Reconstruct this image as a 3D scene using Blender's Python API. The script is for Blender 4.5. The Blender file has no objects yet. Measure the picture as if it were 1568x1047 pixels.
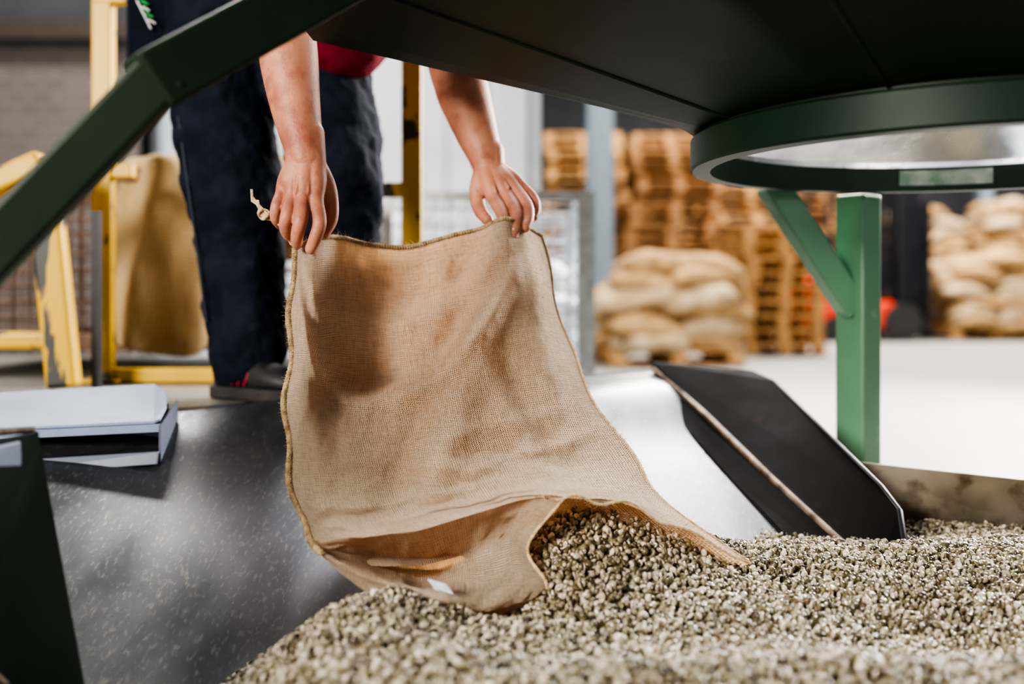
import bpy, bmesh, math, random
import numpy as np
from mathutils import Vector, Matrix, noise
random.seed(7)
scene = bpy.context.scene
COL = scene.collection

# ------------------------------------------------------------------ materials
def nd(nt, t, **kw):
    n = nt.nodes.new(t)
    for k, v in kw.items():
        setattr(n, k, v)
    return n

def mat(name, c1, c2=None, scale=12, rough=.6, metal=0., bump=0., bscale=80, detail=6, spec=.5,
        lo=.35, hi=.65, stretch=(1, 1, 1), rough2=None, c3=None, s3=30, lo3=.6, hi3=.7, sss=0, coat=0):
    m = bpy.data.materials.new(name); m.use_nodes = True
    nt = m.node_tree; b = nt.nodes['Principled BSDF']; L = nt.links
    c2 = c2 or tuple(x * .75 for x in c1)
    tc = nd(nt, 'ShaderNodeTexCoord'); mp = nd(nt, 'ShaderNodeMapping')
    mp.inputs['Scale'].default_value = stretch
    L.new(tc.outputs['Object'], mp.inputs['Vector'])
    n = nd(nt, 'ShaderNodeTexNoise'); n.inputs['Scale'].default_value = scale; n.inputs['Detail'].default_value = detail
    L.new(mp.outputs[0], n.inputs['Vector'])
    r = nd(nt, 'ShaderNodeValToRGB')
    r.color_ramp.elements[0].position = lo; r.color_ramp.elements[1].position = hi
    r.color_ramp.elements[0].color = (*c1, 1); r.color_ramp.elements[1].color = (*c2, 1)
    L.new(n.outputs['Fac'], r.inputs[0])
    col = r.outputs[0]
    if c3:
        n3 = nd(nt, 'ShaderNodeTexNoise'); n3.inputs['Scale'].default_value = s3; n3.inputs['Detail'].default_value = 8
        L.new(mp.outputs[0], n3.inputs['Vector'])
        r3 = nd(nt, 'ShaderNodeMapRange'); r3.inputs[1].default_value = lo3; r3.inputs[2].default_value = hi3
        L.new(n3.outputs['Fac'], r3.inputs[0])
        mx = nd(nt, 'ShaderNodeMix', data_type='RGBA')
        L.new(r3.outputs[0], mx.inputs[0]); L.new(col, mx.inputs[6]); mx.inputs[7].default_value = (*c3, 1)
        col = mx.outputs[2]
    L.new(col, b.inputs['Base Color'])
    if rough2 is not None:
        mr = nd(nt, 'ShaderNodeMapRange'); mr.inputs[1].default_value = lo; mr.inputs[2].default_value = hi
        mr.inputs[3].default_value = rough; mr.inputs[4].default_value = rough2
        L.new(n.outputs['Fac'], mr.inputs[0]); L.new(mr.outputs[0], b.inputs['Roughness'])
    else:
        b.inputs['Roughness'].default_value = rough
    b.inputs['Metallic'].default_value = metal
    b.inputs['Specular IOR Level'].default_value = spec
    b.inputs['Coat Weight'].default_value = coat
    if sss:
        b.inputs['Subsurface Weight'].default_value = sss
        b.inputs['Subsurface Radius'].default_value = (.012, .005, .003)
        b.inputs['Subsurface Scale'].default_value = .6
    if bump:
        nb = nd(nt, 'ShaderNodeTexNoise'); nb.inputs['Scale'].default_value = bscale; nb.inputs['Detail'].default_value = 5
        L.new(mp.outputs[0], nb.inputs['Vector'])
        bp = nd(nt, 'ShaderNodeBump'); bp.inputs['Strength'].default_value = bump; bp.inputs['Distance'].default_value = .005
        L.new(nb.outputs['Fac'], bp.inputs['Height']); L.new(bp.outputs[0], b.inputs['Normal'])
    return m

def burlap(name, ca, cb, trans=.25, pitch=.0026):
    m = bpy.data.materials.new(name); m.use_nodes = True
    nt = m.node_tree; L = nt.links; b = nt.nodes['Principled BSDF']; out = nt.nodes['Material Output']
    uv = nd(nt, 'ShaderNodeUVMap')
    wob = nd(nt, 'ShaderNodeTexNoise'); wob.inputs['Scale'].default_value = 70
    L.new(uv.outputs[0], wob.inputs['Vector'])
    wm = nd(nt, 'ShaderNodeVectorMath', operation='MULTIPLY_ADD')
    wm.inputs[1].default_value = (.0026,) * 3
    L.new(wob.outputs['Color'], wm.inputs[0]); L.new(uv.outputs[0], wm.inputs[2])
    sp = nd(nt, 'ShaderNodeSeparateXYZ'); L.new(wm.outputs[0], sp.inputs[0])
    def M(op, a, c=None):
        n = nd(nt, 'ShaderNodeMath', operation=op)
        for i, q in enumerate((a, c)):
            if q is None: continue
            if isinstance(q, (int, float)): n.inputs[i].default_value = q
            else: L.new(q, n.inputs[i])
        return n.outputs[0]
    su = M('SINE', M('MULTIPLY', sp.outputs[0], 2 * math.pi / pitch))
    sv = M('SINE', M('MULTIPLY', sp.outputs[1], 2 * math.pi / pitch))
    wv = M('MAXIMUM', su, sv)
    wv = M('ADD', wv, M('MULTIPLY', M('MULTIPLY', su, sv), -.5))
    def streak(sx, sy):
        mp = nd(nt, 'ShaderNodeMapping'); mp.inputs['Scale'].default_value = (sx, sy, 1)
        L.new(uv.outputs[0], mp.inputs['Vector'])
        n = nd(nt, 'ShaderNodeTexNoise'); n.inputs['Scale'].default_value = 1; n.inputs['Detail'].default_value = 2
        L.new(mp.outputs[0], n.inputs['Vector']); return n.outputs['Fac']
    st = M('ADD', streak(36, 360), streak(360, 36))
    big = nd(nt, 'ShaderNodeTexNoise'); big.inputs['Scale'].default_value = 7; big.inputs['Detail'].default_value = 5
    L.new(uv.outputs[0], big.inputs['Vector'])
    f = M('ADD', M('MULTIPLY', st, .85), M('MULTIPLY', big.outputs['Fac'], .18))
    f = M('ADD', f, M('MULTIPLY', wv, .30))
    mr = nd(nt, 'ShaderNodeMapRange'); mr.inputs[1].default_value = .50; mr.inputs[2].default_value = 1.25
    L.new(f, mr.inputs[0])
    mx = nd(nt, 'ShaderNodeMix', data_type='RGBA'); L.new(mr.outputs[0], mx.inputs[0])
    mx.inputs[6].default_value = (*cb, 1); mx.inputs[7].default_value = (*ca, 1)
    L.new(mx.outputs[2], b.inputs['Base Color']); b.inputs['Roughness'].default_value = .9
    b.inputs['Specular IOR Level'].default_value = .12
    b.inputs['Sheen Weight'].default_value = .08
    hgt = M('ADD', wv, M('MULTIPLY', st, 2.2))
    bp = nd(nt, 'ShaderNodeBump'); bp.inputs['Strength'].default_value = 1.0; bp.inputs['Distance'].default_value = .0016
    L.new(hgt, bp.inputs['Height']); L.new(bp.outputs[0], b.inputs['Normal'])
    tcol = nd(nt, 'ShaderNodeMix', data_type='RGBA', blend_type='MULTIPLY'); tcol.inputs[0].default_value = 1
    L.new(mx.outputs[2], tcol.inputs[6]); tcol.inputs[7].default_value = (1, .70, .44, 1)
    tr = nd(nt, 'ShaderNodeBsdfTranslucent'); L.new(tcol.outputs[2], tr.inputs[0])
    ms = nd(nt, 'ShaderNodeMixShader'); ms.inputs[0].default_value = trans
    L.new(b.outputs[0], ms.inputs[1]); L.new(tr.outputs[0], ms.inputs[2]); L.new(ms.outputs[0], out.inputs[0])
    return m

M_BURLAP = burlap('burlap', (.90, .74, .56), (.50, .33, .18), .28, .0033)
M_BURLAP2 = burlap('burlap_rack', (.66, .49, .27), (.36, .24, .11), trans=.1, pitch=.008)
M_HEM = mat('jute_hem', (.44, .32, .17), (.19, .13, .065), scale=90, rough=.9, bump=.8, bscale=400)
M_TWINE = mat('jute_twine', (.66, .50, .32), (.40, .27, .14), scale=120, rough=.9, bump=.6, bscale=500)
M_SKIN = mat('skin', (.43, .19, .118), (.32, .12, .075), scale=14, rough=.52, bump=.16, bscale=200, sss=.15, c3=(.24, .075, .05), s3=28, lo3=.48, hi3=.8, spec=.35)
M_HAIRARM = mat('arm_hair', (.20, .11, .05), rough=.5)
M_NAIL = mat('nail', (.48, .26, .20), rough=.35)
M_TROUSER = mat('trouser_cloth', (.005, .007, .014), (.011, .014, .025), scale=14, rough=.85, bump=.35, bscale=160, c3=(.035, .04, .05), s3=18, lo3=.66, hi3=.95, spec=.12)
M_THREAD = mat('seam_thread', (.03, .04, .06), rough=.8)
M_SHIRT = mat('crimson_cloth', (.17, .004, .018), (.11, .003, .012), scale=10, rough=.85, bump=.3, bscale=120, spec=.2)
M_HAIR = mat('brown_hair', (.06, .035, .02), rough=.6, bump=.8, bscale=150)
M_SHOE = mat('shoe_black', (.010, .010, .012), (.022, .022, .022), rough=.6, bump=.3, bscale=120)
M_SOLE = mat('shoe_sole', (.012, .012, .012), (.035, .03, .028), rough=.75, bump=.4)
M_RED = mat('red_lace', (.55, .02, .04), rough=.6)
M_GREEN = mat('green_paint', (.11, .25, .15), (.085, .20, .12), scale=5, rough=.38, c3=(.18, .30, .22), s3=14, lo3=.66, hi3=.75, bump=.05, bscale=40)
M_GREEN_SHADE = mat('shaded_green_paint', (.012, .025, .013), (.009, .019, .010), scale=6, rough=.5, c3=(.036, .040, .022), s3=9, lo3=.60, hi3=.85, bump=.05, spec=.3)  # stand green darkened: shade on hopper and brace put into the colour
M_RING_SHADE = mat('shaded_ring_green', (.009, .030, .017), (.007, .023, .013), scale=6, rough=.5, c3=(.03, .05, .03), s3=9, lo3=.64, hi3=.85, bump=.05, spec=.3)  # same green, with the shade on the near ring painted in
M_BLACKG = mat('black_green_paint', (.004, .012, .007), (.006, .016, .010), scale=6, rough=.6, spec=.1)
M_STEEL = mat('bright_steel', (.82, .83, .85), (.5, .52, .55), scale=9, rough=.22, metal=1, rough2=.36, bump=.9, bscale=11)
M_CHUTE = mat('chute_steel', (.085, .09, .10), (.17, .175, .185), scale=2.6, rough=.20, metal=.85, rough2=.36, c3=(.28, .27, .245), s3=95, lo3=.54, hi3=.86, bump=.03, bscale=60, detail=10, stretch=(1.6, .6, 1))
M_RUSTSTEEL = mat('stained_steel', (.20, .17, .13), (.34, .30, .24), scale=7, rough=.32, metal=.8, rough2=.5, c3=(.10, .07, .045), s3=12, lo3=.5, hi3=.62)
M_BLACKP = mat('black_panel', (.008, .007, .008), (.013, .010, .011), scale=10, rough=.6, rough2=.7, spec=.06, c3=(.03, .02, .015), s3=25, lo3=.62, hi3=.85)
M_EDGE = mat('worn_edge', (.26, .20, .15), (.08, .055, .04), scale=30, rough=.5, metal=.5)
M_PALE = mat('pale_blue_paint', (.21, .26, .38), (.17, .21, .32), scale=8, rough=.4, c3=(.28, .31, .38), s3=30, lo3=.68, hi3=.75)
M_PALED = mat('grey_blue_paint', (.09, .11, .155), (.07, .085, .12), scale=8, rough=.4)
M_YEL = mat('yellow_paint', (.56, .33, .0), (.46, .27, .0), scale=9, rough=.45, c3=(.04, .03, .02), s3=14, lo3=.59, hi3=.61, stretch=(1, 1, .5))
M_YELC = mat('chipped_yellow_paint', (.56, .33, .0), (.46, .28, .0), scale=8, rough=.5, c3=(.02, .02, .02), s3=13, lo3=.53, hi3=.55, stretch=(1.6, 1, .25))
M_GALV = mat('galvanised_wire', (.52, .55, .59), (.36, .38, .41), scale=30, rough=.4, metal=.5)
M_RUST = mat('rusty_wire', (.10, .055, .035), (.16, .10, .07), scale=40, rough=.8, metal=.2)
M_WOOD = mat('pallet_wood', (.60, .34, .13), (.34, .17, .06), scale=3, rough=.75, stretch=(3, 3, 3), bump=.2)
M_WOOD2 = mat('old_pallet_wood', (.38, .19, .07), (.19, .09, .03), scale=3, rough=.8, stretch=(3, 3, 3))
M_DWOOD = mat('dark_timber', (.05, .035, .028), rough=.8)
M_SACKS = mat('stacked_jute', (.46, .29, .13), (.28, .16, .065), scale=9, rough=.9, bump=.5, bscale=60)
M_SACKW = mat('printed_jute', (.58, .45, .29), (.38, .26, .14), scale=7, rough=.9)
M_WHITEB = mat('white_plastic_sack', (.78, .79, .80), (.62, .64, .66), scale=6, rough=.7)
M_DARK = mat('dark_metal', (.012, .013, .018), (.022, .024, .028), rough=.5, metal=.1, spec=.3)
M_FRED = mat('forklift_red', (.80, .045, .01), (.65, .035, .01), rough=.35)
M_TYRE = mat('tyre_rubber', (.015, .015, .015), (.03, .03, .03), rough=.8)
M_FLOOR = mat('concrete_floor', (.28, .272, .25), (.225, .22, .205), scale=1.6, rough=.45, rough2=.6, c3=(.16, .155, .145), s3=5, lo3=.6, hi3=.8)
M_WALL = mat('grey_wall', (.045, .048, .055), (.035, .037, .042), scale=2, rough=.8)
M_CEIL = mat('ceiling_panel', (.20, .20, .21), (.16, .16, .17), scale=1, rough=.8)
M_WHITE = mat('white_door', (.70, .73, .79), (.54, .57, .63), scale=1.2, rough=.5)
M_COLUMN = mat('column_paint', (.22, .28, .34), (.18, .23, .28), rough=.5)
M_LABEL = mat('label_plate', (.42, .46, .40), (.15, .24, .17), scale=25, rough=.4)
M_TAG = mat('paper_tag', (.72, .75, .8), (.5, .55, .65), scale=90, rough=.6)
M_LOGOG = mat('logo_green', (.05, .55, .12), rough=.5)
M_LOGOW = mat('logo_white', (.8, .8, .8), rough=.5)
M_EYE = mat('eye', (.6, .6, .6), rough=.2)

def brick_mat():
    m = bpy.data.materials.new('painted_brick'); m.use_nodes = True
    nt = m.node_tree; b = nt.nodes['Principled BSDF']
    tc = nd(nt, 'ShaderNodeTexCoord'); mp = nd(nt, 'ShaderNodeMapping')
    mp.inputs['Rotation'].default_value = (math.pi / 2, 0, 0)
    br = nd(nt, 'ShaderNodeTexBrick'); br.inputs['Scale'].default_value = 2.2
    br.inputs['Color1'].default_value = (.135, .108, .10, 1); br.inputs['Color2'].default_value = (.105, .086, .08, 1)
    br.inputs['Mortar'].default_value = (.17, .155, .15, 1); br.inputs['Mortar Size'].default_value = .015
    nt.links.new(tc.outputs['Object'], mp.inputs[0]); nt.links.new(mp.outputs[0], br.inputs['Vector'])
    nt.links.new(br.outputs[0], b.inputs['Base Color']); b.inputs['Roughness'].default_value = .8
    return m
M_BRICK = brick_mat()

def tread_mat():
    m = bpy.data.materials.new('tread_plate'); m.use_nodes = True
    nt = m.node_tree; b = nt.nodes['Principled BSDF']; L = nt.links
    tc = nd(nt, 'ShaderNodeTexCoord'); 
    hs = []
    for rz, off in ((math.radians(40), 0), (math.radians(-50), .5)):
        mp = nd(nt, 'ShaderNodeMapping'); mp.inputs['Rotation'].default_value = (0, 0, rz)
        mp.inputs['Scale'].default_value = (22, 52, 1); mp.inputs['Location'].default_value = (off, off, 0)
        L.new(tc.outputs['Object'], mp.inputs[0])
        v = nd(nt, 'ShaderNodeTexVoronoi'); v.inputs['Scale'].default_value = 1; v.inputs['Randomness'].default_value = 0
        L.new(mp.outputs[0], v.inputs['Vector'])
        r = nd(nt, 'ShaderNodeMapRange'); r.inputs[1].default_value = .28; r.inputs[2].default_value = .42
        r.inputs[3].default_value = 1; r.inputs[4].default_value = 0
        L.new(v.outputs['Distance'], r.inputs[0]); hs.append(r.outputs[0])
    mx = nd(nt, 'ShaderNodeMath', operation='MAXIMUM'); L.new(hs[0], mx.inputs[0]); L.new(hs[1], mx.inputs[1])
    c = nd(nt, 'ShaderNodeMix', data_type='RGBA'); L.new(mx.outputs[0], c.inputs[0])
    c.inputs[6].default_value = (.20, .19, .17, 1); c.inputs[7].default_value = (.75, .75, .74, 1)
    L.new(c.outputs[2], b.inputs['Base Color']); b.inputs['Metallic'].default_value = .3; b.inputs['Roughness'].default_value = .4
    bp = nd(nt, 'ShaderNodeBump'); bp.inputs['Distance'].default_value = .002; L.new(mx.outputs[0], bp.inputs['Height'])
    L.new(bp.outputs[0], b.inputs['Normal'])
    return m
M_PLATE = tread_mat()

# ------------------------------------------------------------------ mesh helpers
def empty(name, loc=(0, 0, 0)):
    e = bpy.data.objects.new(name, None); COL.objects.link(e); e.location = loc
    e.empty_display_size = .1
    return e

def link(name, me, mats, parent=None, smooth=False):
    for m in (mats if isinstance(mats, (list, tuple)) else [mats]):
        me.materials.append(m)
    o = bpy.data.objects.new(name, me); COL.objects.link(o)
    if parent: o.parent = parent
    if smooth:
        for p in me.polygons: p.use_smooth = True
    return o

def mesh(name, vs, fs, mats, parent=None, smooth=False, mi=None, fixn=False):
    me = bpy.data.meshes.new(name); me.from_pydata([tuple(v) for v in vs], [], fs)
    if mi: 
        for p, i in zip(me.polygons, mi): p.material_index = i
    if fixn:
        b = bmesh.new(); b.from_mesh(me); bmesh.ops.recalc_face_normals(b, faces=b.faces); b.to_mesh(me); b.free()
    me.update()
    return link(name, me, mats, parent, smooth)

def bevel(o, w=.004, seg=2, angle=35):
    md = o.modifiers.new('bevel', 'BEVEL'); md.width = w; md.segments = seg
    md.limit_method = 'ANGLE'; md.angle_limit = math.radians(angle)
    return o

class MB:
    def __init__(s): s.v = []; s.f = []; s.mi = []
    def box(s, c, d, rz=0, mi=0, R=None):
        R = R or Matrix.Rotation(rz, 3, 'Z'); n = len(s.v); c = Vector(c)
        for x in (-.5, .5):
            for y in (-.5, .5):
                for z in (-.5, .5):
                    s.v.append(c + R @ Vector((x * d[0], y * d[1], z * d[2])))
        for f in ((0, 1, 3, 2), (4, 6, 7, 5), (0, 4, 5, 1), (2, 3, 7, 6), (0, 2, 6, 4), (1, 5, 7, 3)):
            s.f.append(tuple(n + i for i in f)); s.mi.append(mi)
        return s
    def beam(s, p, q, w, h, mi=0, roll=0, up=(0, 0, 1)):
        p, q = Vector(p), Vector(q); d = q - p; z = d.normalized(); u = Vector(up)
        if abs(z.dot(u)) > .98: u = Vector((0, 1, 0))
        x = u.cross(z).normalized(); y = z.cross(x)
        R = Matrix((x, y, z)).transposed() @ Matrix.Rotation(roll, 3, 'Z')
        return s.box((p + q) / 2, (w, h, d.length), mi=mi, R=R)
    def cyl(s, p, q, r, n=8, mi=0, r2=None):
        p, q = Vector(p), Vector(q); r2 = r if r2 is None else r2
        z = (q - p).normalized(); u = Vector((0, 0, 1)) if abs(z.z) < .9 else Vector((1, 0, 0))
        x = u.cross(z).normalized(); y = z.cross(x); b = len(s.v)
        for P, r_ in ((p, r), (q, r2)):
            for i in range(n):
                a = 2 * math.pi * i / n
                s.v.append(P + x * math.cos(a) * r_ + y * math.sin(a) * r_)
        for i in range(n):
            j = (i + 1) % n; s.f.append((b + i, b + j, b + n + j, b + n + i)); s.mi.append(mi)
        s.f.append(tuple(b + i for i in reversed(range(n)))); s.mi.append(mi)
        s.f.append(tuple(b + n + i for i in range(n))); s.mi.append(mi)
        return s
    def pillow(s, c, d, rz=0, tilt=(0, 0), mi=0, seed=0, n=18, m=12):
        R = Matrix.Rotation(rz, 3, 'Z') @ Matrix.Rotation(tilt[0], 3, 'X') @ Matrix.Rotation(tilt[1], 3, 'Y')
        b = len(s.v); c = Vector(c)
        sg = lambda a, e: math.copysign(abs(a) ** e, a)
        for j in range(m + 1):
            ph = -math.pi / 2 + math.pi * j / m
            for i in range(n):
                th = 2 * math.pi * i / n
                p = Vector((sg(math.cos(th), .5) * sg(math.cos(ph), .7) * d[0] / 2,
                            sg(math.sin(th), .5) * sg(math.cos(ph), .7) * d[1] / 2,
                            sg(math.sin(ph), .9) * d[2] / 2))
                p *= 1 + .24 * noise.noise(p * 6 + Vector((seed * 3.1, seed, 0)))
                p.z -= .25 * d[2] * (abs(p.x) / (d[0] / 2)) ** 3
                s.v.append(c + R @ p)
        for j in range(m):
            for i in range(n):
                k = (i + 1) % n
                s.f.append((b + j * n + i, b + j * n + k, b + (j + 1) * n + k, b + (j + 1) * n + i)); s.mi.append(mi)
        return s
    def build(s, name, mats, parent=None, smooth=False, bev=0):
        o = mesh(name, s.v, s.f, mats, parent, smooth, s.mi)
        if bev: bevel(o, bev)
        return o

def tube_verts(chain, n=56, cap=7, sub=8):
    P = np.array(chain, float)
    pts = []
    for i in range(len(P) - 1):
        p0 = P[max(i - 1, 0)]; p1 = P[i]; p2 = P[i + 1]; p3 = P[min(i + 2, len(P) - 1)]
        for k in range(sub):
            t = k / sub
            pts.append(.5 * ((2 * p1) + (-p0 + p2) * t + (2 * p0 - 5 * p1 + 4 * p2 - p3) * t * t + (-p0 + 3 * p1 - 3 * p2 + p3) * t ** 3))
    pts.append(P[-1])
    pts = np.array(pts)
    ctr = [Vector(p[:3]) for p in pts]; rad = [max(p[3], .001) for p in pts]
    d0 = (ctr[0] - ctr[1]).normalized(); d1 = (ctr[-1] - ctr[-2]).normalized()
    c2 = []; r2 = []
    for k in range(cap, 0, -1):
        a = math.pi / 2 * k / (cap + .3); c2.append(ctr[0] + d0 * rad[0] * math.sin(a)); r2.append(rad[0] * math.cos(a))
    c2 += ctr; r2 += rad
    for k in range(1, cap + 1):
        a = math.pi / 2 * k / (cap + .3); c2.append(ctr[-1] + d1 * rad[-1] * math.sin(a)); r2.append(rad[-1] * math.cos(a))
    V = []; F = []
    x = None
    for i, c in enumerate(c2):
        t = (c2[min(i + 1, len(c2) - 1)] - c2[max(i - 1, 0)]).normalized()
        if x is None:
            u = Vector((0, 1, 0)) if abs(t.y) < .9 else Vector((1, 0, 0)); x = u.cross(t).normalized()
        else:
            x = (x - t * x.dot(t)).normalized()
        y = t.cross(x)
        for k in range(n):
            a = 2 * math.pi * k / n; V.append(c + (x * math.cos(a) + y * math.sin(a)) * r2[i])
    m = len(c2)
    for i in range(m - 1):
        for k in range(n):
            l = (k + 1) % n; F.append((i * n + k, i * n + l, (i + 1) * n + l, (i + 1) * n + k))
    F.append(tuple(reversed(range(n)))); F.append(tuple((m - 1) * n + k for k in range(n)))
    return V, F

def blob(name, chains, voxel, m, parent, smooth=6, disp=None, rs=1.0):
    V = []; F = []
    for q_, ch in enumerate(chains):
        if q_ > 0 and rs != 1.0: ch = [(a, b_, c_, r_ * rs) for a, b_, c_, r_ in ch]
        v, f = tube_verts(ch); b = len(V); V += v; F += [tuple(b + i for i in q) for q in f]
    o = mesh(name, V, F, m, parent, True, fixn=True)
    r = o.modifiers.new('fuse', 'REMESH'); r.mode = 'VOXEL'; r.voxel_size = voxel; r.use_smooth_shade = True
    s = o.modifiers.new('soft', 'SMOOTH'); s.factor = .5; s.iterations = smooth
    if disp:
        t = bpy.data.textures.new(name + '_folds', 'CLOUDS'); t.noise_scale = disp[1]; t.noise_depth = 3
        d = o.modifiers.new('folds', 'DISPLACE'); d.texture = t; d.strength = disp[0]; d.mid_level = .5
    return o

def curve(name, pts, r, m, parent=None, radii=None, res=3, cyclic=False):
    cu = bpy.data.curves.new(name, 'CURVE'); cu.dimensions = '3D'; cu.bevel_depth = r; cu.bevel_resolution = res
    s = cu.splines.new('POLY'); s.points.add(len(pts) - 1)
    for i, p in enumerate(pts):
        s.points[i].co = (*p, 1)
        if radii: s.points[i].radius = radii[i]
    s.use_cyclic_u = cyclic; s.use_smooth = True; cu.use_fill_caps = True
    cu.materials.append(m); o = bpy.data.objects.new(name, cu); COL.objects.link(o)
    if parent: o.parent = parent
    return o

def cr_eval(P, t):
    n = len(P); i = min(int(t), n - 2); f = t - i
    p1 = P[i]; p2 = P[i + 1]
    p0 = P[i - 1] if i > 0 else 2 * p1 - p2
    p3 = P[i + 2] if i + 2 < n else 2 * p2 - p1
    return .5 * ((2 * p1) + (-p0 + p2) * f + (2 * p0 - 5 * p1 + 4 * p2 - p3) * f * f + (-p0 + 3 * p1 - 3 * p2 + p3) * f ** 3)

def grid_eval(G, nu, nv):
    G = np.array(G, float); R, C, _ = G.shape
    cols = np.array([cr_eval(G, (R - 1) * j / nv) for j in range(nv + 1)])
    return np.array([[cr_eval(row, (C - 1) * i / nu) for i in range(nu + 1)] for row in cols])

# ------------------------------------------------------------------ room shell
def slab(name, c, d, m):
    return MB().box(c, d).build(name, m)
slab('floor', (1, 7, -.05), (26, 24, .1), M_FLOOR)
slab('ceiling', (1, 7, 6.55), (26, 24, .1), M_CEIL)
slab('wall_back', (1, 19.05, 3.25), (26, .1, 6.5), M_WALL)
slab('wall_left', (-12.05, 7, 3.25), (.1, 24, 6.5), M_WALL)
slab('wall_right', (14.05, 7, 3.25), (.1, 24, 6.5), M_WALL)
slab('wall_brick', (-7.6, 9.1, 1.45), (8.2, .2, 2.9), M_BRICK)
w = MB().box((-7.6, 9.1, 3.4), (8.2, .3, 1.0)).box((-7.6, 8.9, 3.02), (8.2, .18, .16), mi=1).build('trim_lintel', [M_WALL, M_DWOOD])
d = MB()
for i in range(9):
    d.box((-3.35 + i * .42 - .05, 10.1, 1.9), (.40, .06, 3.8))
d.box((-1.7, 10.05, 3.85), (3.9, .14, .14), mi=1).box((-3.62, 10.05, 1.9), (.08, .14, 3.8), mi=1).box((.24, 10.05, 1.9), (.08, .14, 3.8), mi=1)
d.build('door_1', [M_WHITE, M_GALV])
c = MB().box((.98, 11, 3.2), (.06, .3, 6.4)).box((.98, 10.86, 3.2), (.28, .03, 6.4)).box((.98, 11.14, 3.2), (.28, .03, 6.4)).box((.98, 11, .02), (.5, .5, .04))
c.build('steel_column', M_COLUMN)

# ------------------------------------------------------------------ pallets & sacks
def pallet(mb, c, rz, mi=0):
    R = Matrix.Rotation(rz, 3, 'Z'); c = Vector(c)
    def b(x, y, z, a, d_, e): mb.box(c + R @ Vector((x, y, z)), (a, d_, e), rz, mi)
    for y in (-.35, 0, .35):
        b(0, y, .011, 1.2, .10, .022)
        for x in (-.53, 0, .53): b(x, y, .061, .145, .10, .078)
    for x in (-.53, 0, .53): b(x, 0, .111, .145, .8, .022)
    for y in (-.34, -.17, 0, .17, .34): b(0, y, .133, 1.2, .12, .022)

def pallet_stack(name, x, y, n, rz, m, jit=.02, z0=0):
    mb = MB()
    for i in range(n):
        pallet(mb, (x + random.uniform(-jit, jit), y + random.uniform(-jit, jit), z0 + i * .146), rz + random.uniform(-.03, .03))
    return mb.build(name, m)

def sack_pallet(name, x, y, layers, rz=0, z0=0, w=1.2, mess=.07):
    mb = MB(); pallet(mb, (x, y, z0), rz, mi=2); k = 0
    for l in range(layers):
        z = z0 + .144 + .08 + l * .135
        top = l == layers - 1
        for i in (-1, 1):
            for j in (-1, 0, 1) if l % 2 else (-1, 1):
                k += 1
                if top and random.random() < .4: continue
                ox = i * w * (.24 if not top else .16); oy = j * (.27 if l % 2 else .2)
                R = Matrix.Rotation(rz, 3, 'Z'); v = R @ Vector((ox, oy, 0))
                mb.pillow((x + v.x + random.uniform(-mess, mess), y + v.y + random.uniform(-mess, mess), z + random.uniform(-.02, .02)),
                          (w * .58, .36 if l % 2 else .5, .22), rz + random.uniform(-.25, .25),
                          (random.uniform(-.12, .12), random.uniform(-.2, .2)), mi=1 if random.random() < .3 else 0, seed=k + x)
    return mb.build(name, [M_SACKS, M_SACKW, M_WOOD], smooth=True)

pallet_stack('pallet_stack', 2.75, 10.5, 9, math.pi / 2 + .05, M_WOOD)
sack_pallet('sack_pallet', 1.42, 9.0, 6, .12, mess=.10)
pallet_stack('pallet_stack', 1.50, 12.6, 12, .1, M_WOOD2, .05)
pallet_stack('pallet_stack', 2.30, 14.2, 19, .02, M_WOOD2, .07)
pallet_stack('pallet_stack', 3.55, 14.6, 17, -.05, M_WOOD, .07)
pallet_stack('pallet_stack', 1.15, 15.4, 21, .02, M_WOOD, .07)
pallet_stack('pallet_stack', 2.6, 16.4, 22, .02, M_WOOD, .07)
pallet_stack('pallet_stack', 4.9, 15.6, 15, .02, M_WOOD2, .06)
sack_pallet('sack_pallet', 6.35, 13.2, 7, .05)
sack_pallet('sack_pallet', 7.9, 13.5, 7, -.05)
sack_pallet('sack_pallet', 6.5, 15.6, 13, .05)
sack_pallet('sack_pallet', 8.1, 15.8, 14, .05)
sack_pallet('sack_pallet', 9.6, 15.4, 12, .0)
c = MB().box((8.3, 17.2, 3.2), (.2, .2, 6.4)).box((8.3, 17.2, .02), (.4, .4, .04)); c.build('steel_column', M_COLUMN)

# forklift (facing right)
fk = empty('forklift', (4.6, 13, 0))
def FK(mb, name, mats, **k):
    o = mb.build(name, mats, **k); o.parent = fk; o.matrix_parent_inverse = Matrix.Translation((-4.6, -13, 0)); return o
FK(MB().box((4.05, 13, .46), (.6, 1.0, .72)).box((4.55, 13, .34), (.7, 1.0, .36)), 'chassis', M_FRED, bev=.05)
FK(MB().box((4.35, 13, .82), (.45, .5, .12)).box((4.02, 13, .95), (.3, .7, .28)).box((4.15, 13, 1.15), (.1, .5, .5)).box((4.75, 13, .8), (.12, .7, .6)).cyl((4.6, 13, 1.05), (4.7, 13, .95), .16, 14), 'seat_and_dash', M_DARK, bev=.02)
mb = MB()
for yy in (12.55, 13.45):
    mb.beam((3.95, yy, .85), (4.1, yy, 2.15), .06, .06).beam((4.85, yy, .6), (4.65, yy, 2.15), .06, .06)
for i in range(7): mb.box((4.1 + i * .09, 13, 2.17), (.035, .95, .04))
FK(mb, 'overhead_guard', M_DARK)
mb = MB()
for yy in (12.62, 13.38):
    mb.box((5.03, yy, 1.2), (.14, .08, 2.3)).box((5.20, yy + .03, 1.15), (.1, .06, 2.1)).cyl((5.1, yy + .1, .1), (5.1, yy + .1, 1.9), .04, 10)
for z in (.25, 1.1, 2.2): mb.box((5.05, 13, z), (.1, .8, .1))
for z in (.15, .5, 1.3): mb.box((5.3, 13, z), (.06, .95, .1))
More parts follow.
